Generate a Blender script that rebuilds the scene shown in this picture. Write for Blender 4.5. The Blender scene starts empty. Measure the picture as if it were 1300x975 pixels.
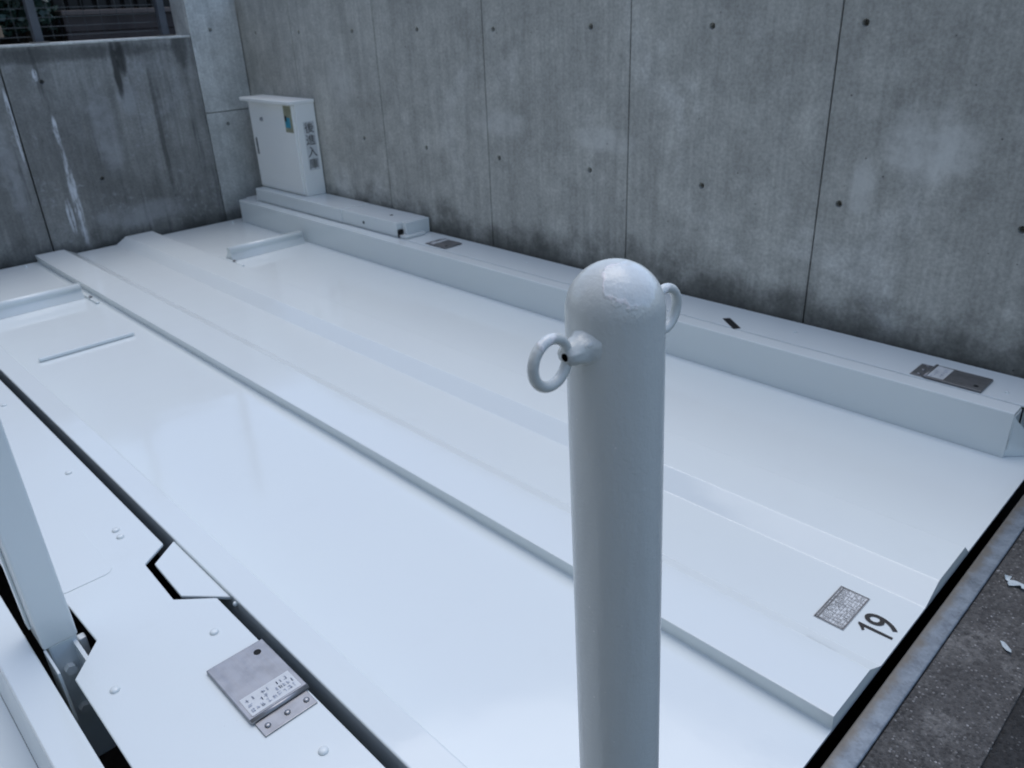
import bpy, bmesh, math, random
from mathutils import Vector, Matrix

sc = bpy.context.scene
COL = sc.collection
S = 1.336                      # metres per layout unit (camera height above the pallet = 1 unit)
random.seed(7)

# ------------------------------------------------------------------ camera
cd = bpy.data.cameras.new('camera'); cam = bpy.data.objects.new('camera', cd); COL.objects.link(cam)
rt = Vector((0.70168874, 0.71142837, -0.03876315))
dn = Vector((0.28351668, -0.32872023, -0.90086697))
fw = Vector((-0.65364455, 0.62113821, -0.43236109))
m = Matrix.Identity(4)
for i in range(3):
    m[i][0] = rt[i]; m[i][1] = -dn[i]; m[i][2] = -fw[i]
m.translation = Vector((0, 0, S))
cam.matrix_world = m
cd.sensor_fit = 'HORIZONTAL'; cd.sensor_width = 36.0; cd.lens = 27.768
cd.clip_start = 0.02; cd.clip_end = 1000
cd.dof.use_dof = True; cd.dof.focus_distance = 0.78; cd.dof.aperture_fstop = 12.0
sc.camera = cam

# ------------------------------------------------------------------ sky and sun
SUN = Vector((-0.20, 0.22, 0.955)).normalized()      # towards the sun: high, behind the back wall
elev = math.asin(SUN.z)
w = bpy.data.worlds.new('World'); sc.world = w; w.use_nodes = True
wn = w.node_tree; wn.nodes.clear()
sky = wn.nodes.new('ShaderNodeTexSky'); sky.sky_type = 'NISHITA'; sky.sun_disc = False
sky.sun_elevation = elev; sky.sun_rotation = math.atan2(SUN.x, SUN.y)
sky.air_density = 1.0; sky.dust_density = 1.0; sky.ozone_density = 1.0
bg = wn.nodes.new('ShaderNodeBackground'); bg.inputs['Strength'].default_value = 0.15
wo_ = wn.nodes.new('ShaderNodeOutputWorld')
wn.links.new(sky.outputs[0], bg.inputs[0]); wn.links.new(bg.outputs[0], wo_.inputs[0])
ld = bpy.data.lights.new('sun', 'SUN'); ld.energy = 0.85; ld.angle = math.radians(50); ld.color = (1.0, 0.985, 0.96)
sun = bpy.data.objects.new('sun', ld); COL.objects.link(sun)
sun.rotation_euler = SUN.to_track_quat('Z', 'Y').to_euler()
sun.location = (0, 0, 6)

# ------------------------------------------------------------------ exposure
sc.view_settings.view_transform = 'Standard'; sc.view_settings.look = 'None'
sc.view_settings.gamma = 1.0; sc.view_settings.exposure = 0.40
sc.view_settings.use_curve_mapping = False
sc.render.engine = 'CYCLES'
sc.cycles.max_bounces = 6; sc.cycles.diffuse_bounces = 4

# ------------------------------------------------------------------ materials
class NT:
    def __init__(self, name):
        self.m = bpy.data.materials.new(name); self.m.use_nodes = True
        self.t = self.m.node_tree; self.p = self.t.nodes['Principled BSDF']
        self._pos = None
    def n(self, typ, **kw):
        x = self.t.nodes.new(typ)
        for k, v in kw.items(): setattr(x, k, v)
        return x
    def l(self, a, b): self.t.links.new(a, b)
    def pos(self):
        if self._pos is None: self._pos = self.n('ShaderNodeNewGeometry').outputs['Position']
        return self._pos
    def obj(self): return self.n('ShaderNodeTexCoord').outputs['Object']
    def map(self, v, scale=(1, 1, 1), loc=(0, 0, 0)):
        x = self.n('ShaderNodeMapping'); x.inputs['Scale'].default_value = scale; x.inputs['Location'].default_value = loc
        self.l(v, x.inputs['Vector']); return x.outputs[0]
    def noise(self, v, scale, detail=4, rough=.55, dist=0):
        x = self.n('ShaderNodeTexNoise'); x.inputs['Scale'].default_value = scale; x.inputs['Detail'].default_value = detail
        x.inputs['Roughness'].default_value = rough; x.inputs['Distortion'].default_value = dist
        self.l(v, x.inputs['Vector']); return x.outputs['Fac']
    def voro(self, v, scale, out='Distance', rnd=1):
        x = self.n('ShaderNodeTexVoronoi'); x.inputs['Scale'].default_value = scale; x.inputs['Randomness'].default_value = rnd
        self.l(v, x.inputs['Vector']); return x.outputs[out]
    def ramp(self, f, a, b, lo=0., hi=1.):
        x = self.n('ShaderNodeMapRange'); x.interpolation_type = 'SMOOTHSTEP'
        for k, v in zip(('From Min', 'From Max', 'To Min', 'To Max'), (a, b, lo, hi)): x.inputs[k].default_value = v
        self.l(f, x.inputs['Value']); return x.outputs[0]
    def math(self, op, a, b=None, c=None):
        x = self.n('ShaderNodeMath', operation=op)
        for i, v in enumerate((a, b, c)):
            if v is None: continue
            if isinstance(v, (int, float)): x.inputs[i].default_value = v
            else: self.l(v, x.inputs[i])
        return x.outputs[0]
    def mix(self, f, a, b, blend='MIX'):
        x = self.n('ShaderNodeMix', data_type='RGBA', blend_type=blend)
        for k, v in ((0, f), (6, a), (7, b)):
            if isinstance(v, (int, float)): x.inputs[k].default_value = v
            elif isinstance(v, (tuple, list)): x.inputs[k].default_value = tuple(v) + ((1,) if len(v) == 3 else ())
            else: self.l(v, x.inputs[k])
        return x.outputs[2]
    def sep(self, v):
        x = self.n('ShaderNodeSeparateXYZ'); self.l(v, x.inputs[0]); return x.outputs
    def bump(self, h, strength=.2, dist=.005, prev=None):
        x = self.n('ShaderNodeBump'); x.inputs['Strength'].default_value = strength; x.inputs['Distance'].default_value = dist
        self.l(h, x.inputs['Height'])
        if prev is not None: self.l(prev, x.inputs['Normal'])
        return x.outputs[0]
    def set(self, **kw):
        names = dict(color='Base Color', rough='Roughness', metal='Metallic', normal='Normal', spec='Specular IOR Level', coat='Coat Weight', coatr='Coat Roughness')
        for k, v in kw.items():
            s = self.p.inputs[names[k]]
            if isinstance(v, (int, float)): s.default_value = v
            elif isinstance(v, (tuple, list)): s.default_value = tuple(v) + ((1,) if len(v) == 3 else ())
            else: self.l(v, s)
        return self

def vary(name, c, amt=.12, rough=.5, metal=0., scale=20, bump=.05, spec=.5):
    t = NT(name); p = t.pos()
    f = t.ramp(t.noise(p, scale, 5), .25, .75, 1 - amt, 1 + amt)
    col = t.mix(1.0, c, f, 'MULTIPLY')
    t.set(color=col, rough=rough, metal=metal, spec=spec)
    if bump: t.set(normal=t.bump(t.noise(p, scale * 4, 3), bump, .002))
    return t.m

def white_paint(name, base=(.735, .785, .775), peel=.012, rough=.075, wave=.0):
    t = NT(name); p = t.pos()
    big = t.noise(p, 2.3, 4)
    fine = t.noise(p, 90, 3)
    dirt = t.ramp(t.noise(p, 7, 8, .65), .56, .82)
    c = t.mix(t.math('MULTIPLY', dirt, .07), base, (.50, .50, .46))
    c = t.mix(t.ramp(big, .3, .7, 0, .10), c, (.68, .71, .76))
    # scattered grit
    v = t.voro(p, 38, 'Distance'); sp = t.ramp(v, .02, .045, 1, 0)
    keep = t.ramp(t.noise(p, 11, 2), .60, .64)
    c = t.mix(t.math('MULTIPLY', t.math('MULTIPLY', sp, keep), .25), c, (.25, .24, .22))
    r = t.math('ADD', t.ramp(t.noise(p, 5, 5), .3, .7, rough - .02, rough + .03), t.math('MULTIPLY', dirt, .03))
    nm = t.bump(t.noise(p, 190, 3), peel * 5, .001)
    nm = t.bump(t.noise(p, 3.1, 2), .09, .02 + wave, nm)
    nm = t.bump(t.noise(p, 11, 3), .03, .01, nm)
    t.set(color=c, rough=r, normal=nm, spec=.5)
    return t.m

M = {}
M['deck'] = white_paint('pallet_white_paint')
M['white'] = white_paint('white_paint', (.73, .775, .765), .03, .17)
M['plate'] = white_paint('cover_plate_white_paint', (.735, .785, .775), .03, .17)
M['cabinet'] = white_paint('cabinet_cream_paint', (.87, .885, .85), .02, .3)
M['black'] = vary('black_print', (.012, .012, .013), .1, .5, bump=0)
M['print'] = vary('dark_grey_print', (.17, .17, .17), .25, .5, bump=0)
M['faint'] = vary('faded_print', (.38, .42, .50), .25, .5, bump=0)
M['sticker'] = vary('label_film', (.62, .64, .64), .08, .35, bump=0)
M['hole'] = vary('hole_shade_black', (.01, .01, .01), .2, .9, bump=0)  # near-black put where openings show only their inner shade
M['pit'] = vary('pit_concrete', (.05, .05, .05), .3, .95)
M['rust'] = vary('rust', (.06, .022, .012), .4, .9, scale=200, bump=.3)

def stainless(name, c=(.36, .365, .38), r=.40):
    t = NT(name); p = t.pos()
    br = t.noise(t.map(p, (4, 160, 40)), 3, 4)
    t.set(color=t.mix(t.ramp(t.noise(p, 30, 5), .35, .75), c, tuple(x * .8 for x in c)), metal=.9,
          rough=t.ramp(br, .3, .7, r - .08, r + .1), normal=t.bump(br, .03, .001))
    return t.m
M['steel'] = stainless('brushed_steel')
M['steel_dark'] = stainless('darkened_steel', (.28, .28, .285), .5)  # darker copy; colour holds the wall's dark reflection seen on the back lids

def galv():
    t = NT('galvanised_steel'); p = t.pos()
    sp = t.voro(p, 150, 'Color'); sx = t.sep(sp); X = t.sep(p)[0]
    c = t.mix(t.ramp(t.noise(p, 17, 7, .7), .3, .7), (.13, .155, .185), (.24, .285, .33))
    c = t.mix(t.ramp(sx[0], 0, 1, 0, .25), c, (.32, .37, .42))
    grime = t.math('ADD', X, t.math('MULTIPLY', t.math('SUBTRACT', t.noise(p, 18, 6, .7), .5), .045))
    c = t.mix(t.ramp(grime, -.3625, -.335, .85, 0), c, (.16, .14, .11))
    c = t.mix(t.ramp(t.noise(p, 40, 5, .7), .6, .75, 0, .6), c, (.15, .15, .15))
    t.set(color=c, metal=.35, rough=t.ramp(t.noise(p, 25, 4), .3, .7, .4, .62), normal=t.bump(t.noise(p, 60, 4), .15, .002))
    return t.m
M['galv'] = galv()

def concrete(name, base, dark, pale, pale_lo=.56, streak=.5, foot=None, patches=(), drips=(), stains=(), speck=0):
    """patches/drips/stains: shaped marks on the wall, (axis, centre u, centre z, half u, half z, weight) in metres."""
    t = NT(name); p = t.pos(); X, Y, Z = t.sep(p)
    oi = t.n('ShaderNodeObjectInfo').outputs['Random']
    big = t.noise(p, 1.1, 7, .6, .3)
    c = t.mix(t.ramp(big, .3, .72), dark, base)
    st = t.noise(t.map(p, (9, 9, .7)), 1.4, 6, .62)
    c = t.mix(t.ramp(st, .30, .70, .62 * streak, 0), c, tuple(x * .62 for x in dark))
    st3 = t.noise(t.map(p, (34, 34, 1.3), (9, 4, 0)), 1.2, 6, .65)
    c = t.mix(1.0, c, t.ramp(st3, .3, .7, .90, 1.07), 'MULTIPLY')
    st2 = t.noise(t.map(p, (22, 22, 1.0), (3, 1, 0)), 1.0, 4, .6)
    c = t.mix(t.ramp(st2, .55, .78, 0, .22), c, pale)
    ef = t.noise(t.map(p, (1.3, 1.3, .9), (5, 3, 1)), 1.8, 9, .62, .6)
    c = t.mix(t.ramp(ef, pale_lo, pale_lo + .2, 0, .75), c, pale)
    med = t.noise(p, 9, 8, .68)
    c = t.mix(1.0, c, t.ramp(med, .25, .75, .82, 1.16), 'MULTIPLY')
    fine = t.noise(p, 75, 4, .7)
    c = t.mix(1.0, c, t.ramp(fine, .25, .75, .82, 1.16), 'MULTIPLY')
    c = t.mix(1.0, c, t.math('MULTIPLY_ADD', oi, .14, .93), 'MULTIPLY')
    if speck:
        sk = t.math('MULTIPLY', t.ramp(t.noise(p, 26, 8, .72, .5), .52, .66), t.ramp(t.noise(p, 3.2, 6, .6), .42, .62))
        c = t.mix(t.math('MULTIPLY', sk, speck), c, pale)
        dk = t.noise(t.map(p, (14, 14, 1.1), (2, 7, 0)), 1.1, 6, .6)
        c = t.mix(t.ramp(dk, .56, .70, 0, .6), c, (.045, .045, .045))
    ax = {'x': X, 'y': Y}
    wobn = t.math('SUBTRACT', t.noise(p, 7, 7, .7), .5)
    brush = t.ramp(t.noise(t.map(p, (70, 70, 9)), 1, 6, .7), .40, .56)
    def blob(a, u, z, hu, hz, wob):
        du = t.math('DIVIDE', t.math('SUBTRACT', ax[a], u), hu); dz = t.math('DIVIDE', t.math('SUBTRACT', Z, z), hz)
        r = t.math('ADD', t.math('POWER', t.math('ABSOLUTE', du), 2), t.math('POWER', t.math('ABSOLUTE', dz), 2))
        return t.math('ADD', r, t.math('MULTIPLY', wobn, wob))
    for a, u, z, hu, hz, wt in patches:
        c = t.mix(t.math('MULTIPLY', t.ramp(blob(a, u, z, hu, hz, 2.6), 0, 1.3, wt, 0), t.ramp(med, .3, .6, .45, 1)), c, pale)
    for a, u, z, hu, hz, wt in stains:
        c = t.mix(t.ramp(blob(a, u, z, hu, hz, 2.2), .2, 1.2, wt, 0), c, (.022, .022, .02))
    for a, u, z, hu, hz, wt in drips:
        c = t.mix(t.math('MULTIPLY', t.ramp(blob(a, u, z, hu, hz, 1.6), .2, 1.0, wt, 0), brush), c, (.62, .64, .66))
    # small air holes
    v = t.voro(p, 17); k = t.ramp(t.noise(p, 5, 2), .52, .58)
    c = t.mix(t.math('MULTIPLY', t.ramp(v, .035, .07, .75, 0), k), c, (.03, .03, .03))
    if foot is not None:      # damp, mossy foot of the wall with a ragged edge
        zz = t.math('ADD', Z, t.math('MULTIPLY', t.math('SUBTRACT', t.noise(p, 4.5, 7, .65), .5), .34))
        c = t.mix(t.ramp(zz, foot, foot + .22, .74, 0), c, (.022, .023, .018))
    nm = t.bump(med, .25, .006); nm = t.bump(fine, .25, .002, nm)
    t.set(color=c, rough=t.ramp(med, .3, .7, .62, .85), normal=nm, spec=.35)
    return t.m

WY = 2.134; LX = -4.17
M['wall_back'] = concrete('cast_concrete', (.545, .54, .49), (.415, .412, .375), (.65, .65, .61), .53, .55, .14,
    patches=[('x', -.717 * S, .648 * S, .16, .13, .8), ('x', -.866 * S, .53 * S, .05, .11, .6), ('x', -2.25 * S, .60 * S, .22, .07, .5),
             ('x', -1.75 * S, .58 * S, .2, .06, .45), ('x', -3.3 * S, .70 * S, .15, .2, .35)])
M['wall_left'] = concrete('weathered_concrete', (.315, .318, .30), (.18, .182, .172), (.36, .37, .375), .54, .9, -.06, speck=.6,
    patches=[('y', 1.36 * S, .52 * S, .09, .3, .55), ('y', 1.50 * S, .66 * S, .07, .12, .6), ('y', 1.45 * S, .12 * S, .35, .09, .5), ('y', .92 * S, .42 * S, .05, .4, .5)],
    stains=[('y', 1.475 * S, .80 * S, .025, .2, .85), ('y', 1.505 * S, .84 * S, .035, .12, .8), ('y', 1.2 * S, .88 * S, .8, .05, .55), ('y', 1.62 * S, .5 * S, .02, .5, .5), ('y', 1.80 * S, .88 * S, .06, .14, .6)],
    drips=[('y', 1.146 * S, .56 * S, .018, .11, .95), ('y', 1.149 * S, .26 * S, .027, .36, .95), ('y', 1.108 * S, .17 * S, .024, .13, .9), ('y', 1.122 * S, .80 * S, .016, .04, .9), ('y', .982 * S, .60 * S, .014, .26, .8)])
M['wall_pier'] = concrete('pale_concrete', (.55, .565, .535), (.46, .47, .45), (.62, .635, .61), .55, .3, -.05)

def asphalt(name, base, chip, chip_amt, scale, pale_patch=0.):
    t = NT(name); p = t.pos()
    cell = t.voro(p, scale, 'Color'); d = t.voro(p, scale, 'Distance'); r = t.sep(cell)
    stone = t.math('MULTIPLY', t.ramp(d, .25, .5, 1, 0), t.ramp(r[0], 1 - chip_amt, 1.0))
    c = t.mix(t.ramp(t.noise(p, 3.5, 6, .6), .3, .72), tuple(x * .55 for x in base), base)
    c = t.mix(t.math('MULTIPLY', t.ramp(r[1], 0, 1), .5), c, tuple(x * 1.9 for x in base))
    c = t.mix(stone, c, chip)
    d2 = t.voro(p, scale * .47, 'Distance'); r2 = t.sep(t.voro(p, scale * .47, 'Color'))
    c = t.mix(t.math('MULTIPLY', t.ramp(d2, .1, .24, 1, 0), t.ramp(r2[2], .965, .98)), c, (.42, .41, .40))
    if pale_patch: c = t.mix(t.math('MULTIPLY', t.ramp(t.noise(p, 6, 7, .7), .48, .68, 0, pale_patch), t.ramp(t.noise(p, 60, 5, .7), .35, .6)), c, (.20, .195, .185))
    h = t.math('ADD', t.ramp(d, 0, .6, 1, 0), t.noise(p, 90, 3))
    t.set(color=c, rough=.82, normal=t.bump(h, .7, .004), spec=.4)
    return t.m
M['strip'] = asphalt('exposed_aggregate', (.066, .064, .062), (.24, .235, .23), .36, 140, .85)
M['asphalt'] = asphalt('asphalt', (.024, .024, .024), (.13, .13, .13), .2, 140)
M['earth'] = vary('soil', (.03, .025, .02), .4, .95, scale=12, bump=.4)
M['leaf'] = vary('leaf_green', (.018, .050, .024), .5, .5, scale=9, bump=0)
M['leaf2'] = vary('leaf_blue_green', (.028, .062, .048), .5, .5, scale=9, bump=0)
M['stem'] = vary('stem_brown', (.03, .022, .015), .3, .9)
M['brown'] = vary('brown_siding', (.055, .043, .041), .3, .7, scale=6, bump=.1)
M['brown_cap'] = vary('brown_coping', (.13, .105, .095), .2, .6, scale=8, bump=.1)
M['darkwood'] = vary('dark_slat', (.010, .010, .009), .3, .7)
M['fence'] = vary('grey_fence_paint', (.065, .072, .085), .12, .45, scale=15)
M['wire'] = vary('fence_wire', (.045, .05, .052), .15, .5, scale=15, bump=0)
M['tan'] = vary('tan_tag', (.42, .30, .20), .15, .6, scale=30)
M['teal'] = vary('teal_print', (.05, .30, .42), .2, .4, bump=0)
M['olive'] = vary('olive_print', (.32, .32, .22), .2, .4, bump=0)
M['tile'] = vary('beige_facade_tile', (.46, .41, .35), .1, .5, scale=5)  # facade of the added block, beige chosen for warm bounce
M['glass'] = vary('window_glass', (.02, .025, .03), .1, .06, bump=0)
M['flake'] = vary('paint_flake', (.50, .56, .58), .15, .5, scale=60)

def bollard_paint():
    t = NT('thick_brushed_white_paint'); o = t.obj(); x, y, z = t.sep(o)
    wp = t.n('ShaderNodeVectorMath', operation='ADD'); 
    nz = t.n('ShaderNodeTexNoise'); nz.inputs['Scale'].default_value = 75; nz.inputs['Detail'].default_value = 7; t.l(o, nz.inputs['Vector'])
    # old coat peeled back over part of the dome: a ragged outline with a lip
    du = t.math('SUBTRACT', x, .0172); dv = t.math('SUBTRACT', y, -.0065); dw = t.math('SUBTRACT', z, .0218)
    r = t.math('SQRT', t.math('ADD', t.math('ADD', t.math('POWER', du, 2), t.math('POWER', dv, 2)), t.math('POWER', dw, 2)))
    rr = t.math('ADD', r, t.math('MULTIPLY', t.math('SUBTRACT', nz.outputs['Fac'], .5), .030))
    peel = t.ramp(rr, .0158, .0176, 1, 0)
    lip = t.math('MULTIPLY', t.ramp(rr, .0150, .0168), t.ramp(rr, .0172, .0190, 1, 0))
    side = t.ramp(t.math('ADD', t.math('MULTIPLY', du, -.70), t.math('ADD', t.math('MULTIPLY', dv, -.71), t.math('MULTIPLY', dw, -.25))), -.004, .006)
    lip = t.math('MULTIPLY', lip, side)
    c = t.mix(peel, (.62, .645, .62), (.70, .74, .74))
    c = t.mix(t.math('MULTIPLY', lip, t.ramp(t.noise(o, 160, 3), .42, .55)), c, (.88, .84, .83))
    sp = t.math('MULTIPLY', t.ramp(t.voro(o, 190), .08, .16, 1, 0), t.ramp(t.noise(o, 70, 2), .62, .66))
    c = t.mix(sp, c, (.85, .83, .8))
    drt = t.noise(t.map(o, (40, 40, 3)), 1.5, 5, .6)
    c = t.mix(t.ramp(drt, .5, .8, 0, .25), c, (.48, .47, .44))
    h1 = t.noise(o, 320, 3, .6)
    h2 = t.noise(t.map(o, (1, 1, .35)), 75, 4)
    nm = t.bump(h1, .30, .0012); nm = t.bump(h2, .5, .0016, nm); nm = t.bump(t.math('MULTIPLY', peel, side), .4, .0004, nm); nm = t.bump(lip, .45, .0006, nm)
    t.set(color=c, rough=t.mix(peel, (.24,) * 3, (.13,) * 3), normal=nm, spec=.5)
    return t.m
M['bollard'] = bollard_paint()

# ------------------------------------------------------------------ helpers
WO = {}                                  # world origin of each object
def _link(o, parent, origin):
    COL.objects.link(o); WO[o.name] = Vector(origin)
    if parent is not None:
        o.parent = parent; o.location = Vector(origin) - WO[parent.name]
    else: o.location = Vector(origin)
    return o
def thing(name, label, cat, loc, group=None, sc_=None):
    o = bpy.data.objects.new(name, None); o.empty_display_size = .1
    _link(o, None, Vector(loc) * (S if sc_ is None else sc_))
    o['label'] = label; o['category'] = cat
    if group: o['group'] = group
    return o
def mk(name, bm, mat, parent=None, k=None, smooth=False, label=None, kind=None):
    k = S if k is None else k
    bmesh.ops.recalc_face_normals(bm, faces=bm.faces)
    for v in bm.verts: v.co *= k
    lo = Vector([min(v.co[i] for v in bm.verts) for i in range(3)]); hi = Vector([max(v.co[i] for v in bm.verts) for i in range(3)])
    c = (lo + hi) / 2
    if parent is None: c.z = lo.z
    for v in bm.verts: v.co -= c
    me = bpy.data.meshes.new(name); bm.to_mesh(me); bm.free()
    for q in me.polygons: q.use_smooth = smooth
    if isinstance(mat, str): mat = M[mat]
    me.materials.append(mat)
    o = bpy.data.objects.new(name, me); _link(o, parent, c)
    if label: o['label'] = label
    if kind: o['kind'] = kind
    return o
def bevel(bm, w, seg=2, ang=25, sel=None):
    es = [e for e in bm.edges if len(e.link_faces) == 2 and e.calc_face_angle(0) > math.radians(ang) and (sel is None or sel(e))]
    bmesh.ops.bevel(bm, geom=es, offset=w, segments=seg, affect='EDGES', profile=.5, clamp_overlap=True)
    return bm
def box(a, b, bev=0., bm=None, seg=2):
    n = bmesh.new(); vs = [n.verts.new((x, y, z)) for x in (a[0], b[0]) for y in (a[1], b[1]) for z in (a[2], b[2])]
    for f in ((0, 1, 3, 2), (4, 6, 7, 5), (0, 4, 5, 1), (2, 3, 7, 6), (0, 2, 6, 4), (1, 5, 7, 3)): n.faces.new([vs[i] for i in f])
    bmesh.ops.recalc_face_normals(n, faces=n.faces)
    if bev: bevel(n, bev, seg)
    if bm is None: return n
    join(bm, n); return bm
def join(bm, n):
    mp = {v: bm.verts.new(v.co) for v in n.verts}
    for f in n.faces:
        try: bm.faces.new([mp[v] for v in f.verts])
        except ValueError: pass
    n.free()
def extrude_x(prof, x0, x1, cap=True):
    """closed (y, z) outline swept along x"""
    bm = bmesh.new(); A = [bm.verts.new((x0, y, z)) for y, z in prof]; B = [bm.verts.new((x1, y, z)) for y, z in prof]
    n = len(prof)
    for i in range(n): bm.faces.new((A[i], A[(i + 1) % n], B[(i + 1) % n], B[i]))
    if cap: bm.faces.new(A); bm.faces.new(B)
    bmesh.ops.recalc_face_normals(bm, faces=bm.faces)
    return bm
def plate(poly, z0, z1, bev=0.):
    """closed (x, y) outline between two heights"""
    bm = bmesh.new(); A = [bm.verts.new((x, y, z0)) for x, y in poly]; B = [bm.verts.new((x, y, z1)) for x, y in poly]
    n = len(poly)
    for i in range(n): bm.faces.new((A[i], A[(i + 1) % n], B[(i + 1) % n], B[i]))
    bm.faces.new(A); bm.faces.new(B)
    bmesh.ops.recalc_face_normals(bm, faces=bm.faces)
    if bev: bevel(bm, bev, 1)
    return bm
def disc(c, axis, r, h, n=16, dome=0., bm=None):
    """short cylinder along axis from c, optional domed end"""
    bm = bm or bmesh.new(); ax = Vector(axis).normalized(); u = ax.orthogonal().normalized(); v = ax.cross(u); c = Vector(c)
    rings = [(r, 0), (r, h)]
    if dome: rings = [(r, 0), (r, h * .35), (r * .82, h * .75), (r * .45, h)]
    R = []
    for rr, hh in rings: R.append([bm.verts.new(c + ax * hh + (u * math.cos(2 * math.pi * i / n) + v * math.sin(2 * math.pi * i / n)) * rr) for i in range(n)])
    for a, b in zip(R, R[1:]):
        for i in range(n): bm.faces.new((a[i], a[(i + 1) % n], b[(i + 1) % n], b[i]))
    bm.faces.new(R[0]); bm.faces.new(R[-1]); return bm
def tube(pts, r, n=10, bm=None, closed=False):
    bm = bm or bmesh.new(); pts = [Vector(p) for p in pts]; R = []; N = len(pts)
    up = None
    for i, p in enumerate(pts):
        t = (pts[(i + 1) % N] - pts[i - 1]) if closed else (pts[min(i + 1, N - 1)] - pts[max(i - 1, 0)])
        t.normalize()
        if up is None: up = t.orthogonal().normalized()
        u = (up - t * up.dot(t)).normalized(); up = u; v = t.cross(u)
        R.append([bm.verts.new(p + (u * math.cos(2 * math.pi * k / n) + v * math.sin(2 * math.pi * k / n)) * r) for k in range(n)])
    for i in range(N if closed else N - 1):
        a, b = R[i], R[(i + 1) % N]
        for k in range(n): bm.faces.new((a[k], a[(k + 1) % n], b[(k + 1) % n], b[k]))
    if not closed: bm.faces.new(R[0]); bm.faces.new(R[-1])
    return bm
def text_bm(s, o, right, up, h, wfac=1., thick=.0006, off=.005):
    """flat lettering standing slightly proud of a surface; o = lower-left corner, h = cap height (layout units)"""
    cu = bpy.data.curves.new('t', 'FONT'); cu.body = s; cu.size = 1; cu.offset = off
    ob = bpy.data.objects.new('t', cu); COL.objects.link(ob); bpy.context.view_layer.update()
    me = bpy.data.meshes.new_from_object(ob.evaluated_get(bpy.context.evaluated_depsgraph_get()))
    bpy.data.objects.remove(ob)
    xs = [v.co.x for v in me.vertices]; ys = [v.co.y for v in me.vertices]
    x0, y0 = min(xs), min(ys); k = h / (max(ys) - y0)
    right = Vector(right); up = Vector(up); nn = right.cross(up) * thick; o = Vector(o)
    bm = bmesh.new(); bm.from_mesh(me); bpy.data.meshes.remove(me)
    for v in bm.verts: v.co = o + right * ((v.co.x - x0) * k * wfac) + up * ((v.co.y - y0) * k) + nn
    return bm
def strokes(o, right, up, wdt, hgt, rows, rnd, thick=.0005, fill=.72, cell=.6):
    """rows of small illegible print marks"""
    bm = bmesh.new(); o = Vector(o); right = Vector(right); up = Vector(up); nn = right.cross(up) * thick
    rh = hgt / rows
    for r in range(rows):
        x = 0
        while x < wdt - rh * .4:
            cw = rh * rnd.uniform(.4, .75)
            if rnd.random() < fill:
                for q in range(rnd.randint(2, 4)):
                    if rnd.random() < .5:
                        a = x + rnd.uniform(0, .2) * cw; b = x + rnd.uniform(.7, 1) * cw; c0 = rh * (r + rnd.uniform(.15, .8)); d0 = c0 + rh * .10
                    else:
                        a = x + rnd.uniform(.05, .8) * cw; b = a + rh * .10; c0 = rh * (r + .15); d0 = rh * (r + rnd.uniform(.6, .85))
                    vs = [bm.verts.new(o + right * p + up * s_ + nn) for p, s_ in ((a, c0), (b, c0), (b, d0), (a, d0))]
                    bm.faces.new(vs)
            x += cw * 1.25
    return bm
def lines(o, right, up, segs, t, thick=.0006):
    bm = bmesh.new(); o = Vector(o); right = Vector(right); up = Vector(up); nn = right.cross(up) * thick
    for (a, b, c, d) in segs:
        if abs(a - c) > abs(b - d): q = ((a, b - t / 2), (c, b - t / 2), (c, b + t / 2), (a, b + t / 2))
        else: q = ((a - t / 2, b), (a + t / 2, b), (a + t / 2, d), (a - t / 2, d))
        bm.faces.new([bm.verts.new(o + right * p + up * s_ + nn) for p, s_ in q])
    return bm
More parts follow.
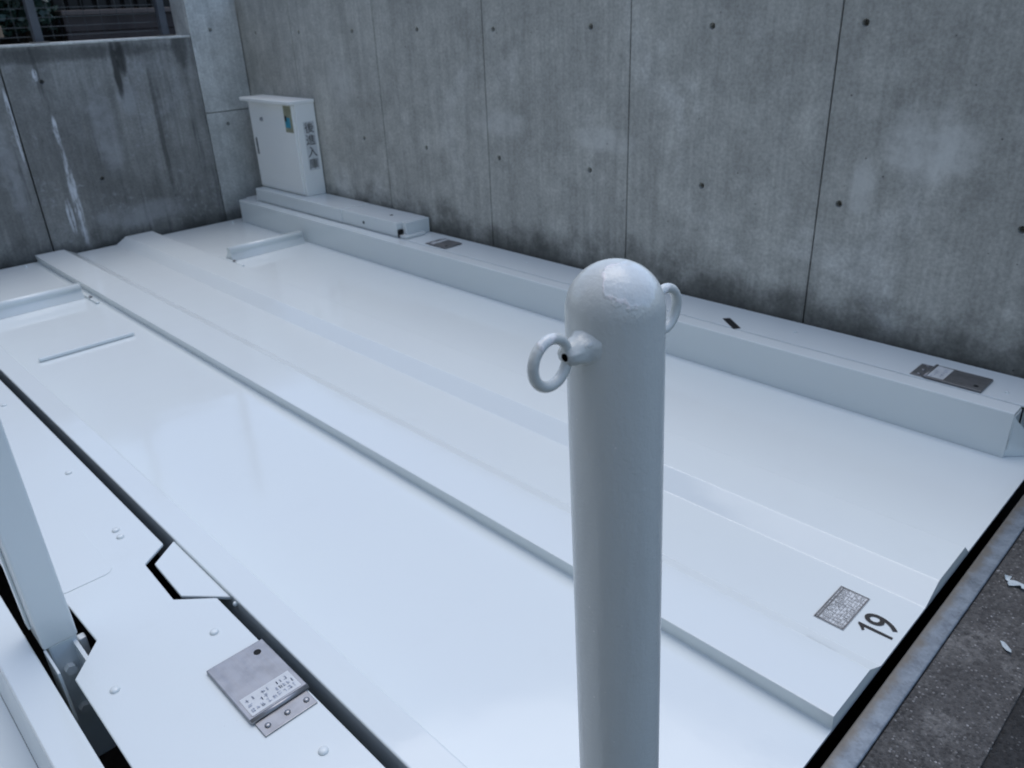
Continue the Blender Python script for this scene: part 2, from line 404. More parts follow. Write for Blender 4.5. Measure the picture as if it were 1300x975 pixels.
def panel(u0, u1, z0, z1, holes, r, f, depth=.032, gap=.0020, hd=.022):
    """cast panel face in a (u, z) plane with round tie holes sunk into it; f(u, z, d) -> world, d = depth into the wall"""
    u0 += gap; u1 -= gap; z0 += gap; z1 -= gap
    bm = bmesh.new(); a = r * 1.6
    hs = [(u, z) for u, z in holes if u0 + a < u < u1 - a and z0 + a < z < z1 - a]
    us = sorted({round(x, 5) for x in [u0, u1] + [u - a for u, _ in hs] + [u + a for u, _ in hs]})
    zs = sorted({round(x, 5) for x in [z0, z1] + [z - a for _, z in hs] + [z + a for _, z in hs]})
    V = {}
    def gv(u, z, d=0):
        k = (round(u, 5), round(z, 5), d)
        if k not in V: V[k] = bm.verts.new(f(u, z, d))
        return V[k]
    for i in range(len(us) - 1):
        for j in range(len(zs) - 1):
            cu, cz = (us[i] + us[i + 1]) / 2, (zs[j] + zs[j + 1]) / 2
            h = next((h for h in hs if abs(h[0] - cu) < a * .5 and abs(h[1] - cz) < a * .5), None)
            cor = [gv(us[i], zs[j]), gv(us[i + 1], zs[j]), gv(us[i + 1], zs[j + 1]), gv(us[i], zs[j + 1])]
            if h is None: bm.faces.new(cor); continue
            n = 12; angs = [math.radians(225) + 2 * math.pi * q / n for q in range(n)]
            def ring(rad, d): return [bm.verts.new(f(h[0] + rad * math.cos(t), h[1] + rad * math.sin(t), d)) for t in angs]
            A = ring(r, 0); B = ring(r * .82, hd * .5); C = ring(r * .62, hd)
            for q in range(4):
                s_ = [A[(q * 3 + e) % n] for e in range(4)]
                bm.faces.new([cor[q], cor[(q + 1) % 4], s_[3], s_[2], s_[1], s_[0]])
            for P, Q in ((A, B), (B, C)):
                for q in range(n): bm.faces.new((P[q], P[(q + 1) % n], Q[(q + 1) % n], Q[q]))
            bm.faces.new(C)
    be = [e for e in bm.edges if len(e.link_faces) == 1]
    r_ = bmesh.ops.extrude_edge_only(bm, edges=be)
    off = f(0, 0, depth) - f(0, 0, 0)
    for v in [g for g in r_['geom'] if isinstance(g, bmesh.types.BMVert)]: v.co += off
    bmesh.ops.recalc_face_normals(bm, faces=bm.faces)
    be2 = [e for e in bm.edges if len(e.link_faces) == 2 and e.calc_face_angle(0) > 1.2 and all(abs((v.co - f(0, 0, 0)).dot(off.normalized())) < 1e-5 for v in e.verts)]
    bmesh.ops.bevel(bm, geom=be2, offset=.0012, segments=1, affect='EDGES')
    return bm

# ------------------------------------------------------------------ ground, road, pit
Hh = 120 / S
def ring_sheet(out, inn, z):
    bm = bmesh.new(); (a, b, c, d), (e, f, g, h) = out, inn
    O = [bm.verts.new(p) for p in ((a, b, z), (c, b, z), (c, d, z), (a, d, z))]
    I = [bm.verts.new(p) for p in ((e, f, z), (g, f, z), (g, h, z), (e, h, z))]
    for i in range(4): bm.faces.new((O[i], O[(i + 1) % 4], I[(i + 1) % 4], I[i]))
    return bm
mk('ground', ring_sheet((-Hh, -Hh, Hh, Hh), (-4.26, -1.62, -.245, 2.20), -.004), 'asphalt', kind='structure')
st = bmesh.new(); box((-.2345, -4, -.02), (-.112, 2.132, .001), .0015, st); mk('road_edge_strip', st, 'strip', kind='structure')
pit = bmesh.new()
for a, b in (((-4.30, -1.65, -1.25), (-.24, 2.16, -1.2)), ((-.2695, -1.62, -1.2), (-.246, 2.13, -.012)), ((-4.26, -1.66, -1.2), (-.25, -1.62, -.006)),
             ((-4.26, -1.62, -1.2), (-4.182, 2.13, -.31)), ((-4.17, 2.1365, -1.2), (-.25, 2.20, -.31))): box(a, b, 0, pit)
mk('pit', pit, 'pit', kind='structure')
mk('raised_ground', box((-30, -6, .2), (-4.335, 12, .80)), 'earth', kind='structure')

kerb = thing('steel_edge_angle', 'long grey galvanised steel edging strip between black gap and asphalt', 'edging', (-.25, .3, -.03))
mk('top_flange', box((-.2725, -1.6, -.008), (-.2365, 2.12, .004), .0025), 'galv', kerb)
mk('down_leg', box((-.2685, -1.6, -.09), (-.2635, 2.12, -.0085), .001), 'galv', kerb)

# ------------------------------------------------------------------ unseen block added to shade the yard and bounce warm light
def block(label, a, b, horiz):
    t = thing('added_shading_building', label, 'building', ((a[0] + b[0]) / 2, (a[1] + b[1]) / 2, a[2]))
    mk('wall', box(a, b, .01), 'tile', t)
    ax_, fx = horiz
    lo, hi = a[ax_], b[ax_]
    zz = a[2] + 1.0
    while zz < b[2] - 1:
        u_ = lo + .8
        while u_ < hi - 1:
            if ax_ == 1: q0, q1, g0, g1 = (fx - .01, u_, zz), (fx + .02, u_ + .9, zz + .8), (fx - .014, u_ + .05, zz + .05), (fx - .0105, u_ + .85, zz + .75)
            else: q0, q1, g0, g1 = (u_, fx - .02, zz), (u_ + .9, fx + .01, zz + .8), (u_ + .05, fx + .0105, zz + .05), (u_ + .85, fx + .014, zz + .75)
            wdw = mk('window', box(q0, q1, .005), 'fence', t); mk('pane', box(g0, g1), 'glass', wdw)
            u_ += 1.9
        zz += 2.1
block('unseen beige block added beside the lift row to shade the yard', (-7, -9, 0), (3.4, -3.1, 6.0), (0, -3.1))

# ------------------------------------------------------------------ back wall
WT = 1.10
bw = thing('concrete_wall', 'tall grey cast concrete wall with tie holes and vertical joints behind pallet', 'wall', (-2, WY, 0))
xs = [-4.1705, -3.667, -2.994, -2.322, -1.646, -.981, -.308, .365]
hx = [-4.01, -3.595, -3.158, -2.705, -2.264, -1.81, -1.36, -.920, -.477, -.02]
holes = [(x + random.uniform(-.003, .003), z + random.uniform(-.003, .003)) for x in hx for z in (.475, .926, 1.38, 1.83)]
fb = lambda u, z, d: Vector((u, WY + d, z))
for a, b in zip(xs, xs[1:]):
    mk('cast_panel', panel(a, b, -.3, WT, holes, .0098, fb), 'wall_back', bw)
mk('wall_core', box((-4.35, WY + .0325, -.35), (.365, WY + .16, WT - .002)), 'wall_back', bw)

# ------------------------------------------------------------------ left wall
lw = thing('retaining_wall', 'low stained concrete wall with white drips under the wire fence', 'wall', (LX, .5, 0))
fl = lambda u, z, d: Vector((LX - d, u, z))
lh = [(1.143, .771), (1.29, .32), (.7, .771), (.7, .32)]
mk('cast_panel', panel(-2.6, .994, -.3, .919, lh, .0098, fl, gap=.0045), 'wall_left', lw)
mk('cast_panel', panel(.994, 1.8665, -.3, .921, lh, .0098, fl), 'wall_left', lw)
mk('wall_core', box((LX - .15, -2.6, -.35), (LX - .0325, 1.864, .9165)), 'wall_left', lw)
mk('coping', box((LX - .152, -2.6, .9175), (LX + .003, 1.8645, .9275), .003), 'wall_pier', lw)  # paler tone puts the lit line along the ledge into the colour
pr = thing('concrete_pier', 'pale bluish concrete pier in the corner left of the cabinet', 'pier', (LX, 2.0, 0))
ph = [(1.975, .945), (1.979, .493), (1.975, 1.38)]
mk('cast_panel', panel(1.8665, WY - .0005, -.3, .556, ph, .0098, fl), 'wall_pier', pr)
mk('cast_panel', panel(1.8665, WY - .0005, .556, WT + .02, ph, .0098, fl), 'wall_pier', pr)
mk('pier_core', box((LX - .17, 1.868, -.35), (LX - .0325, WY - .002, WT + .018), .004), 'wall_pier', pr)

# ------------------------------------------------------------------ pallet 19
PX0, PX1 = -4.15, -.291
ZB = .1167
pal = thing('parking_pallet', 'large glossy white parking lift pallet marked 19 with raised ribs', 'parking pallet', (-2.2, 1.17, -.05))
top = [(.4335, 0), (.908, 0), (.904, .031), (1.030, .031), (1.083, 0), (1.271, 0), (1.322, .031), (1.455, .031), (1.490, 0), (1.966, 0)]
bm = extrude_x(top + [(1.966, -.006), (.4335, -.006)], PX0, PX1)
bevel(bm, .0022, 3, 8, lambda e: abs(e.verts[0].co.x - e.verts[1].co.x) > 1 and min(v.co.z for v in e.verts) > -.003 and .45 < e.verts[0].co.y < 1.9)
deck = mk('deck', bm, 'deck', pal)
near = [(.376, .01), (.376, ZB), (.430, ZB), (.4325, 0), (.4325, -.05), (.4285, -.05), (.4265, ZB - .005), (.380, ZB - .005), (.380, .01)]
bm = extrude_x(near, PX0, PX1 - .06)
bevel(bm, .003, 3, 25, lambda e: abs(e.verts[0].co.x - e.verts[1].co.x) > 1 and min(v.co.z for v in e.verts) > ZB - .001)
mk('side_beam', bm, 'deck', pal)
far = [(1.908, .0006), (1.908, ZB), (1.962, ZB), (1.962, .01), (1.958, .01), (1.958, ZB - .005), (1.912, ZB - .005), (1.912, .0006)]
bm = extrude_x(far, -4.064, -.353)
bevel(bm, .003, 3, 25, lambda e: abs(e.verts[0].co.x - e.verts[1].co.x) > 1 and min(v.co.z for v in e.verts) > ZB - .001)
mk('side_beam', bm, 'deck', pal)
# mitred end plate of the far beam
bm = bmesh.new()
T = [Vector(p) for p in ((-.3645, 1.9075, .001), (-.3545, 1.9085, ZB - .001), (-.345, 1.918, ZB - .02), (-.300, 1.966, .03), (-.298, 1.968, .001))]
A = [bm.verts.new(v) for v in T]; B = [bm.verts.new(v + Vector((-.003, .003, 0))) for v in T]
bm.faces.new(A); bm.faces.new(B)
for i in range(5): bm.faces.new((A[i], A[(i + 1) % 5], B[(i + 1) % 5], B[i]))
mk('beam_end_plate', bm, 'deck', pal)
mk('beam_end_cap', box((-.3528, 1.9125, .02), (-.3498, 1.9575, ZB - .006), .001), 'deck', pal)
# guide tab that reaches into the notch of the cover plate
bm = plate([(-1.343, .3755), (-1.300, .3215), (-1.178, .3175), (-1.112, .3755)], ZB - .0125, ZB - .0055, .0012)
mk('guide_tab', bm, 'deck', pal)
mk('weld_bead', disc((-1.094, .3735, ZB - .012), (0, 0, 1), .004, .007, 10, .5), 'deck', pal, smooth=True)
for x, y in ((-4.10, .845), (-4.09, 1.862)):
    mk('bolt', disc((x, y, 0), (0, 0, 1), .007, .008, 12, 1), 'deck', pal, smooth=True)
# wheel stops
def wheel_stop(y0, y1):
    r = .034; xc = -3.43
    prof = [(.040, 0), (.025, .026)] + [(.0175 * math.cos(math.radians(a)) + .006, .040 + .0175 * math.sin(math.radians(a))) for a in range(-30, 211, 15)] + [(-.014, .026), (-.034, 0)]
    bm = bmesh.new(); A = [bm.verts.new((xc + px, y0, pz + .0005)) for px, pz in prof]; B = [bm.verts.new((xc + px, y1, pz + .0005)) for px, pz in prof]
    for i in range(len(prof) - 1): bm.faces.new((A[i], A[i + 1], B[i + 1], B[i]))
    bm.faces.new(A); bm.faces.new(B)
    o = mk('wheel_stop', bm, 'deck', pal, smooth=False)
    for q in o.data.polygons: q.use_smooth = len(q.vertices) == 4
    return o
ws1 = wheel_stop(.45, .868); ws2 = wheel_stop(1.512, 1.885)
for o, y in ((ws1, .878), (ws2, 1.498)):
    mk('foot', box((-3.47, y - .006, .0005), (-3.27, y + .006, .009), .002), 'deck', o)
    mk('foot_bolt', disc((-3.35, y, .0092), (0, 0, 1), .007, .009, 10, 1), 'steel_dark', o, smooth=True)
bm = box((-2.822, .532, .0005), (-2.804, .842, .0135), .005, seg=3)
mk('stop_bar', bm, 'deck', pal)
# lettering and rating label
mk('number_digit', plate([(-.302, 1.1525), (-.302, 1.1582), (-.361, 1.1582), (-.361, 1.1545), (-.354, 1.1480), (-.3485, 1.1415), (-.3455, 1.1445), (-.3475, 1.1480), (-.3495, 1.1515)], .0006, .0012), 'black', pal)
mk('number_digit', text_bm('9', (-.302, 1.1675, 0), (0, 1, 0), (-1, 0, 0), .058, .8, .0011, .008), 'black', pal)
lab = mk('rating_label', box((-.4255, 1.118, .0003), (-.3705, 1.2275, .0011), .0003, seg=1), 'sticker', pal, label='small printed rating label beside the number')
rnd = random.Random(3)
LO = (-.3725, 1.120, .0011); LW, LHt = .1055, .051
segs = []
for i in range(10): segs.append((0, LHt * i / 9, LW, LHt * i / 9))
for i in (0, 1, 2.6, 5, 7.3, 9): segs.append((LW * i / 9, 0, LW * i / 9, LHt))
mk('table_lines', lines(LO, (0, 1, 0), (-1, 0, 0), segs, .0007, .0004), 'print', lab)
mk('fine_print', strokes(LO, (0, 1, 0), (-1, 0, 0), LW, LHt, 9, rnd, .0006, .7), 'print', lab)
mk('border', lines(LO, (0, 1, 0), (-1, 0, 0), [(-.001, 0, LW + .001, 0), (-.001, LHt, LW + .001, LHt), (0, 0, 0, LHt), (LW, 0, LW, LHt), (0, LHt * .9, LW, LHt * .9)], .0028, .0007), 'print', lab)

# ------------------------------------------------------------------ key box lids
def key_lid(parent, x0, x1, y0, y1, z, mat, hinge_at_low_x, hole_xy, lab_w, lab_from, rows=2, seed=1):
    """steel flap with hinge leaf, screws, key hole and printed strip; x0..x1 full length including the hinge leaf"""
    hl = (x1 - x0) * .2
    if hinge_at_low_x: hx0, hx1, lx0, lx1 = x0, x0 + hl, x0 + hl + .002, x1
    else: hx0, hx1, lx0, lx1 = x1 - hl + .004, x1, x0, x1 - hl
    lid = mk('key_box_lid', box((lx0, y0, z), (lx1, y1, z + .0065), .0015), mat, parent)
    hb = lx0 if hinge_at_low_x else lx1
    mk('hinge_barrel', tube([(hb, y0 + .001, z + .0045), (hb, y1 - .001, z + .0045)], .0042, 10), mat, lid, smooth=True)
    leaf = mk('hinge_leaf', box((hx0, y0 + .004, z), (hx1, y1 - .006, z + .0028), .0008), mat, lid)
    for t in (.17, .5, .83):
        mk('screw', disc(((hx0 + hx1) / 2 + .001, y0 + (y1 - y0) * t, z + .0028), (0, 0, 1), .0045, .003, 12, 1), 'steel', lid, smooth=True)
    mk('key_hole_shade', disc((hole_xy[0], hole_xy[1], z + .0063), (0, 0, 1), .0058, .0007, 16), 'hole', lid)  # flat black disc painted as the shade inside the key hole
    a = lx1 - lab_from - lab_w if not hinge_at_low_x else lx0 + lab_from
    mk('name_strip', box((a, y0 + .007, z + .0064), (a + lab_w, y1 - .007, z + .0071), .0002, seg=1), 'sticker', lid)
    rr = random.Random(seed)
    mk('fine_print', strokes((a + lab_w * .9, y0 + .010, z + .0071), (0, 1, 0), (-1, 0, 0), y1 - y0 - .02, lab_w * .8, rows, rr, .0006, .8), 'faint', lid)
    return lid

# ------------------------------------------------------------------ near cover plate
cp = thing('cover_plate', 'flat white steel cover plate with notches and bolts left of pallet 19', 'cover plate', (-2, .24, .05))
ZC = ZB - .001
poly = [(-4.12, .1236), (-1.302, .1236), (-1.296, .172), (-1.169, .176), (-1.107, .1236), (-.335, .1236), (-.335, .356), (-1.122, .356), (-1.173, .303), (-1.306, .3075), (-1.342, .356), (-4.12, .356)]
mk('plate', plate(poly, ZC - .006, ZC, .0012), 'plate', cp)
mk('edge_web', box((-4.1, .150, .0), (-.36, .156, ZC - .0065)), 'plate', cp)
for x, y in ((-2.247, .317), (-1.753, .319), (-1.4526, .310), (-1.424, .308), (-1.0455, .315), (-1.040, .158), (-.724, .3135), (-2.75, .318), (-3.25, .318), (-1.80, .16), (-.48, .16)):
    mk('bolt', disc((x, y, ZC), (0, 0, 1), .0072, .0045, 14, 1), 'plate', cp, smooth=True)
q = []
for cx, cy, a0 in ((-1.345, .245, 0), (-1.53, .245, 90), (-1.53, .185, 180), (-1.345, .185, 270)):
    for a in range(0, 91, 15): q.append((cx + .018 * math.cos(math.radians(a0 + a)), cy + .018 * math.sin(math.radians(a0 + a))))
mk('patch_plate', plate(q, ZC + .0001, ZC + .0012, .0004), 'plate', cp)
key_lid(cp, -.970, -.800, .2665, .3585, ZC, 'steel', False, (-.948, .339), .040, .006, 3, 5)

# ------------------------------------------------------------------ white post in the notch
po = thing('gate_post', 'upright white square steel post rising from a notch at left edge', 'post', (-1.2, .135, -.05))
mk('tube', box((-1.268, .1085, ZB + .001), (-1.2015, .1605, 1.7), .004, seg=3), 'white', po)
mk('rib', box((-1.2665, .1045, ZB + .02), (-1.245, .1083, 2.1), .001), 'white', po)
br = mk('bracket', box((-1.262, .116, -.14), (-1.206, .1585, ZB + .0005), .003), 'white', po)
mk('flange', box((-1.2055, .1085, ZB - .10), (-1.135, .1125, ZB + .0008), .001), 'white', br)
mk('bolt', disc((-1.2055, .134, .065), (1, 0, 0), .009, .012, 6), 'white', br)
mk('bolt', disc((-1.2055, .134, -.02), (1, 0, 0), .009, .012, 6), 'white', br)
mk('lug', box((-1.225, .1595, ZB - .05), (-1.21, .171, ZB - .015), .002), 'white', br)

# ------------------------------------------------------------------ neighbouring pallet (corner of it in view)
npal = thing('parking_pallet', 'second white pallet with raised side rail, only its edge showing at lower left', 'parking pallet', (-2.2, -.6, -.05))
rail = [(.0985, .01), (.0985, ZB), (.050, ZB), (.041, 0), (.041, -.05), (.045, -.05), (.054, ZB - .005), (.0945, ZB - .005), (.0945, .01)]
bm = extrude_x(rail, PX0, PX1 - .06)
bevel(bm, .003, 3, 25, lambda e: abs(e.verts[0].co.x - e.verts[1].co.x) > 1 and min(v.co.z for v in e.verts) > ZB - .001)
mk('side_beam', bm, 'deck', npal)
bm = extrude_x([(-1.4, 0), (-.96, 0), (-.955, .031), (-.83, .031), (-.78, 0), (-.59, 0), (-.54, .031), (-.41, .031), (-.375, 0), (.0405, 0), (.0405, -.006), (-1.4, -.006)], PX0, PX1)
mk('deck', bm, 'deck', npal)

# ------------------------------------------------------------------ back cover plate
bp = thing('cover_plate', 'narrow white steel ledge with two dark key lids along foot of back wall', 'cover plate', (-2, 2.05, .05))
mk('plate', plate([(-4.10, 1.968), (-.345, 1.968), (-.345, 2.125), (-.9, 2.128), (-1.6, 2.122), (-2.3, 2.128), (-3.0, 2.124), (-4.10, 2.128)], ZB - .007, ZB - .001, .0015), 'plate', bp)
mk('edge_web', box((-4.05, 1.978, 0), (-.36, 1.984, ZB - .0075)), 'plate', bp)
mk('end_web', box((-.351, 1.985, 0), (-.347, 2.12, ZB - .0075)), 'plate', bp)
key_lid(bp, -.610, -.443, 1.970, 2.060, ZB - .001, 'steel_dark', True, (-.462, 1.992), .038, .004, 2, 8)
key_lid(bp, -2.577, -2.443, 1.980, 2.072, ZB - .001, 'steel_dark', True, (-2.46, 2.0), .022, .002, 2, 9)
bm = bmesh.new(); a = Vector((-1.169, 2.021, ZB - .001)); b = Vector((-1.102, 1.9695, ZB - .001)); n_ = Vector((.0075, .0085, 0))
pts = [a - n_, b - n_, b + n_, a + n_]
A = [bm.verts.new(p) for p in pts]; B = [bm.verts.new(p + Vector((0, 0, .0012))) for p in pts]
bm.faces.new(A); bm.faces.new(B)
for i in range(4): bm.faces.new((A[i], A[(i + 1) % 4], B[(i + 1) % 4], B[i]))
mk('slot_shade_strip', bm, 'hole', bp)  # thin black strip laid on the plate for the slot's inner shade
for x, y in ((-.40, 2.015), (-.96, 2.05), (-1.5, 2.05), (-2.05, 2.05)):
    mk('bolt', disc((x, y, ZB - .001), (0, 0, 1), .005, .004, 12, 1), 'plate', bp, smooth=True)

# ------------------------------------------------------------------ cable duct and cabinet
du = thing('cable_duct', 'low white steel cable duct under the cabinet at foot of wall', 'duct', (-3.3, 2.05, ZB))
mk('duct_cover', box((-3.97, 1.966, ZB), (-3.166, 2.126, .181), .003), 'white', du)
mk('duct_cover', box((-3.164, 1.9685, ZB), (-2.745, 2.124, .180), .003), 'white', du)
mk('end_box', box((-2.7445, 1.995, ZB), (-2.715, 2.123, .179), .002), 'white', du)
mk('end_slot_shade', box((-2.7445, 1.969, ZB), (-2.735, 1.9945, .150), .002), 'hole', du)  # solid dark box standing in for the shade of an open slot
mk('end_foot', box((-2.7345, 1.972, ZB), (-2.69, 2.08, ZB + .012), .002), 'white', du)
mk('hole_shade_disc', disc((-2.992, 1.9684, .146), (0, -1, 0), .007, .0012, 14), 'hole', du)  # black discs painted as the shade inside two duct holes
mk('hole_shade_disc', disc((-2.881, 2.045, .180), (0, 0, 1), .008, .0012, 14), 'hole', du)
mk('rivet', disc((-3.13, 2.06, .180), (0, 0, 1), .005, .004, 10, 1), 'white', du, smooth=True)

ca = thing('control_cabinet', 'white steel control cabinet with vertical black lettering on the duct', 'cabinet', (-3.77, 2.07, .181))
CX0, CX1, CY0, CY1, CZ0, CZ1 = -3.995, -3.540, 2.022, 2.128, .1815, .614
mk('body', box((CX0, CY0, CZ0), (CX1, CY1, CZ1), .002), 'cabinet', ca)
door = mk('door', box((CX0 + .012, CY0 - .008, CZ0 + .008), (CX1 - .018, CY0 - .0005, CZ1 - .004), .002), 'cabinet', ca)
mk('lock', disc((-3.862, CY0 - .008, .531), (0, -1, 0), .010, .012, 14, 1), 'steel', door, smooth=True)
mk('handle', box((-3.958, CY0 - .0125, .353), (-3.946, CY0 - .0085, .435), .001), 'steel_dark', door)
mk('roof', plate([(CX0 - .03, CY0 - .032), (CX1 + .006, CY0 - .032), (CX1 + .006, CY1 + .001), (CX0 - .03, CY1 + .001)], CZ1 + .0005, CZ1 + .017, .003), 'cabinet', ca)
stk = mk('sticker', box((-3.637, CY0 - .0095, .484), (-3.566, CY0 - .0085, .607), 0), 'olive', ca)
mk('sticker_print', box((-3.632, CY0 - .0102, .505), (-3.585, CY0 - .0096, .553), 0), 'teal', stk)
mk('sticker_mark', box((-3.632, CY0 - .0108, .535), (-3.615, CY0 - .0103, .56), 0), 'black', stk)
ls = mk('lettering_backing', box((CX1 + .0004, 2.053, .303), (CX1 + .0010, 2.113, .532), 0), 'sticker', ca)
for i, ch in enumerate('\u5f8c\u9032\u5165\u5eab'):
    mk('lettering', text_bm(ch, (CX1 + .0012, 2.0575, .479 - i * .0565), (0, 1, 0), (0, 0, 1), .049, 1.0, .0004), 'black', ls)

# ------------------------------------------------------------------ bollard (metres)
TOPZ = 1.1995; RB = .03025
ax = Vector((-.2788 + .2577, .3526 - .3414, 1.1676 - .8030)).normalized()
p1 = Vector((-.2788, .3526, 1.1676)); base = p1 - ax * (p1.z / ax.z); Lb = TOPZ / ax.z
bo = thing('bollard', 'white painted steel pole with domed top and two chain eyes', 'bollard', base, sc_=1)
u = ax.orthogonal().normalized(); v = ax.cross(u)
bm = bmesh.new(); n = 64; rings = []
prof = [(RB, 0), (RB, .3), (RB, .6), (RB, .9), (RB, 1.05), (RB, Lb - RB - .001)] + [(RB * math.cos(math.radians(a)), Lb - RB + RB * math.sin(math.radians(a))) for a in range(4, 88, 5)]
for r, h in prof: rings.append([bm.verts.new(base + ax * h + (u * math.cos(2 * math.pi * i / n) + v * math.sin(2 * math.pi * i / n)) * r) for i in range(n)])
for a, b in zip(rings, rings[1:]):
    for i in range(n): bm.faces.new((a[i], a[(i + 1) % n], b[(i + 1) % n], b[i]))
t_ = bm.verts.new(base + ax * Lb)
for i in range(n): bm.faces.new((rings[-1][i], rings[-1][(i + 1) % n], t_))
bm.faces.new(rings[0])
# pole mesh keeps its origin at the dome centre so that the paint pattern sits on the dome
bmesh.ops.recalc_face_normals(bm, faces=bm.faces)
oc = base + ax * (Lb - RB)
for vv in bm.verts: vv.co -= oc
me = bpy.data.meshes.new('pole'); bm.to_mesh(me); bm.free()
for qf in me.polygons: qf.use_smooth = True
me.materials.append(M['bollard'])
_link(bpy.data.objects.new('pole', me), bo, oc)
def eye(sgn, zc, ext):
    d = Vector((0, sgn, 0)); c0 = base + ax * ((zc - base.z) / ax.z)
    R, r = .0142, .0033
    cen = c0 + d * (RB + .0055 + ext + R)
    pts = [cen + (d * math.cos(2 * math.pi * k / 40) + Vector((0, 0, 1)) * math.sin(2 * math.pi * k / 40)) * R for k in range(40)]
    ring = mk('chain_eye', tube(pts, r, 14, closed=True), 'bollard', bo, k=1, smooth=True)
    # lumpy weld collar
    bm = bmesh.new(); nn = 28; rr = random.Random(11 + sgn); RR = []
    e1 = Vector((1, 0, 0)); e2 = Vector((0, 0, 1))
    for h, rad in ((RB - .006, .0150), (RB - .0025, .0128), (RB - .0008, .0112), (RB + .0008, .0100), (RB + .0022, .0088), (RB + .0036, .0082), (RB + .005, .0074), (RB + .0065, .0070), (RB + .0080, .0060), (RB + .0090, .0040)):
        h = h if h < RB + .002 else RB + .002 + (h - RB - .002) * (1 + ext / .007)
        RR.append([bm.verts.new(c0 + d * h + (e1 * math.cos(2 * math.pi * k / nn) + e2 * math.sin(2 * math.pi * k / nn)) * rad * (rr.uniform(.90, 1.10) if h > RB + .0015 else rr.uniform(.97, 1.03))) for k in range(nn)])
    for a, b in zip(RR, RR[1:]):
        for k in range(nn): bm.faces.new((a[k], a[(k + 1) % nn], b[(k + 1) % nn], b[k]))
    bm.faces.new(RR[0]); bm.faces.new(RR[-1])
    mk('weld_collar', bm, 'bollard', ring, k=1, smooth=True)
    pc = cen - d * (R - r + .0006)
    mk('rusty_pinhole', disc(pc + Vector((.0010, 0, 0)), d, .0026, .0008, 14), 'rust', ring, k=1)
eye(-1, 1.1540, .0075); eye(1, 1.1550, 0.)

# ------------------------------------------------------------------ paint flakes on the road strip
def flake(pts, name, label):
    bm = bmesh.new(); rr = random.Random(len(pts)); z0 = .0022
    A = [bm.verts.new((x, y, z0 + rr.uniform(0, .006))) for x, y in pts]; B = [bm.verts.new(a.co + Vector((0, 0, .0009))) for a in A]
    bm.faces.new(A); bm.faces.new(B)
    for i in range(len(pts)): bm.faces.new((A[i], A[(i + 1) % len(pts)], B[(i + 1) % len(pts)], B[i]))
    o = mk(name, bm, 'flake'); o['label'] = label; o['category'] = 'flake'
flake([(-.217, 1.450), (-.211, 1.459), (-.206, 1.455), (-.207, 1.447), (-.198, 1.444), (-.190, 1.447), (-.183, 1.444), (-.177, 1.434), (-.183, 1.430), (-.187, 1.436), (-.196, 1.434), (-.203, 1.428), (-.207, 1.432), (-.206, 1.439), (-.213, 1.443)], 'paint_flake', 'larger pale curled flake on asphalt near right edge')
flake([(-.170, 1.268), (-.164, 1.270), (-.158, 1.262), (-.150, 1.258), (-.148, 1.249), (-.156, 1.251), (-.163, 1.258)], 'paint_flake', 'smaller pale flake on asphalt below the larger one')

# ------------------------------------------------------------------ wire fence on the low wall
fe = thing('wire_fence', 'grey steel post and wire fence on top of the low stained wall', 'fence', (LX - .06, 1.2, .9275))
FX = LX - .065
for y in (.62, 1.194, 1.768):
    mk('post', box((FX - .018, y - .018, .929), (FX + .018, y + .018, 1.75), .003), 'fence', fe)
    mk('base_plate', box((FX - .032, y - .032, .9277), (FX + .032, y + .032, .9335), .001), 'galv', fe)
wm = bmesh.new()
z = .955
while z < 1.72:
    tube([(FX - .021, -.4, z), (FX - .021, 1.80, z)], .0016, 5, wm); z += .038
y = -.38
while y < 1.80:
    tube([(FX - .0245, y, .94), (FX - .0245, y, 1.72)], .0014, 5, wm); y += .075
mk('wire_mesh', wm, 'wire', fe, kind='stuff')

tg = thing('hanging_tag', 'small tan tag hanging behind the wire fence at far left', 'tag', (-4.55, 1.12, .98))
mk('card', box((-4.552, 1.104, .955), (-4.546, 1.139, 1.005), .001), 'tan', tg)
mk('cord', tube([(-4.549, 1.12, 1.005), (-4.549, 1.112, 1.3)], .0018, 6), 'wire', tg)

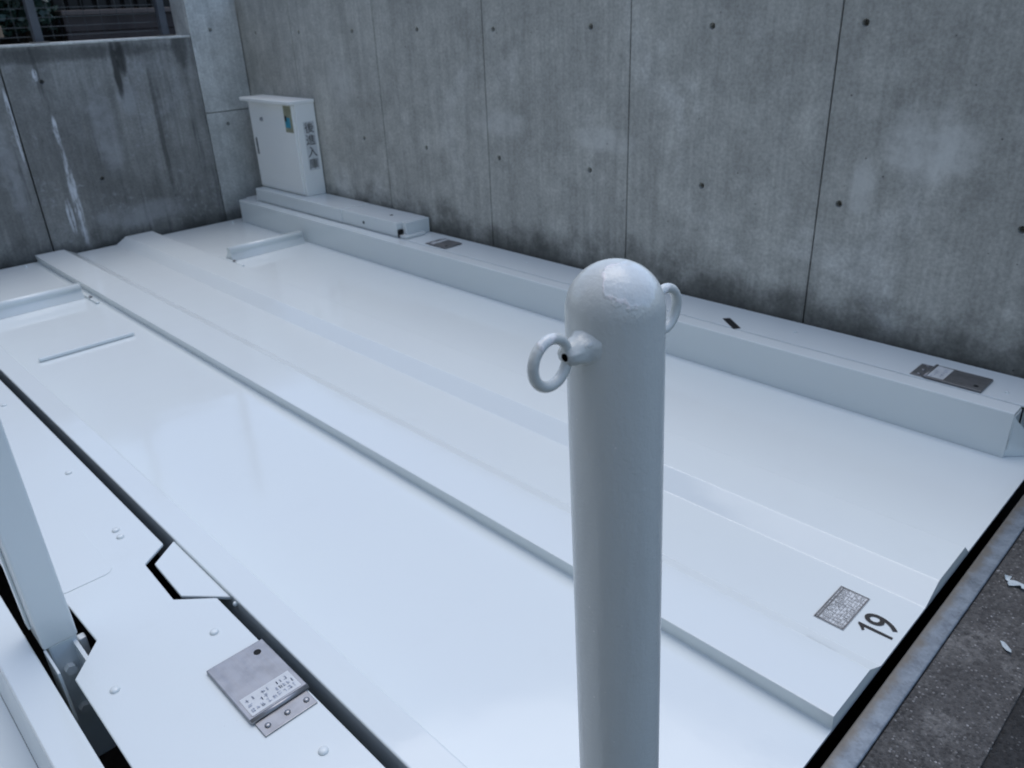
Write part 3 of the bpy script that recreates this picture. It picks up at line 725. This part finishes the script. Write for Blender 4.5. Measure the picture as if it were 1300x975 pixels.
# brown garden wall behind the fence
gw = thing('garden_wall', 'brown boarded garden wall with pale coping behind the wire fence', 'wall', (-4.95, 2.2, .8))
for k in range(3):
    mk('board', box((-4.93, 1.527, .805 + k * .078), (-4.90, 3.6, .879 + k * .078), .002), 'brown', gw)
mk('backing', box((-4.98, 1.535, .80), (-4.9305, 3.6, 1.035)), 'brown', gw)
mk('coping', box((-4.99, 1.52, 1.040), (-4.885, 3.6, 1.064), .003), 'brown_cap', gw)
ss = thing('slat_screen', 'dark vertical slat screen above the brown garden wall', 'screen', (-5.1, 2.2, .8))
for k in range(26):
    mk('slat', box((-5.12, 1.56 + k * .075, .8), (-5.10, 1.61 + k * .075, 1.45), .002), 'darkwood', ss)
mk('rail', box((-5.14, 1.55, 1.3), (-5.121, 3.5, 1.34)), 'darkwood', ss)
mk('backing', box((-5.25, .2, .8), (-5.23, 4.2, 1.5)), 'darkwood', ss)

# shrubs behind the fence
def shrub(cx, cy, rx, ry, z0, z1, label, mat, seed, n=1500):
    t = thing('shrub', label, 'shrub', (cx, cy, .8), 'shrubs behind the wire fence')
    rr = random.Random(seed); bm = bmesh.new()
    for k in range(7):
        a = rr.uniform(0, 6.28); tube([(cx, cy, .8), (cx + .3 * rx * math.cos(a), cy + .3 * ry * math.sin(a), (z0 + z1) / 2), (cx + .7 * rx * math.cos(a), cy + .7 * ry * math.sin(a), z1 - .05)], .006, 6, bm)
    mk('stem', bm, 'stem', t)
    bm = bmesh.new()
    for k in range(n):
        a = rr.uniform(0, 6.28); q = math.sqrt(rr.random()); zz = rr.uniform(z0, z1)
        c = Vector((cx + rx * q * math.cos(a), cy + ry * q * math.sin(a), zz)); d = Vector((rr.gauss(0, 1), rr.gauss(0, 1), rr.gauss(-.2, .8))).normalized()
        s = d.orthogonal().normalized(); s = Matrix.Rotation(rr.uniform(0, 6.28), 3, d) @ s; Ls = rr.uniform(.03, .065); ws = Ls * .32
        vs = [bm.verts.new(p) for p in (c, c + d * Ls * .5 + s * ws, c + d * Ls, c + d * Ls * .5 - s * ws)]
        bm.faces.new(vs)
    mk('foliage', bm, mat, t, kind='stuff')
shrub(-4.95, .95, .22, .30, .95, 1.4, 'dark leafy shrub left of the fence post', 'leaf', 21, 1700)
shrub(-5.0, 1.36, .18, .16, .98, 1.4, 'bluish green shrub right of the fence post beside brown wall', 'leaf2', 22, 1100)
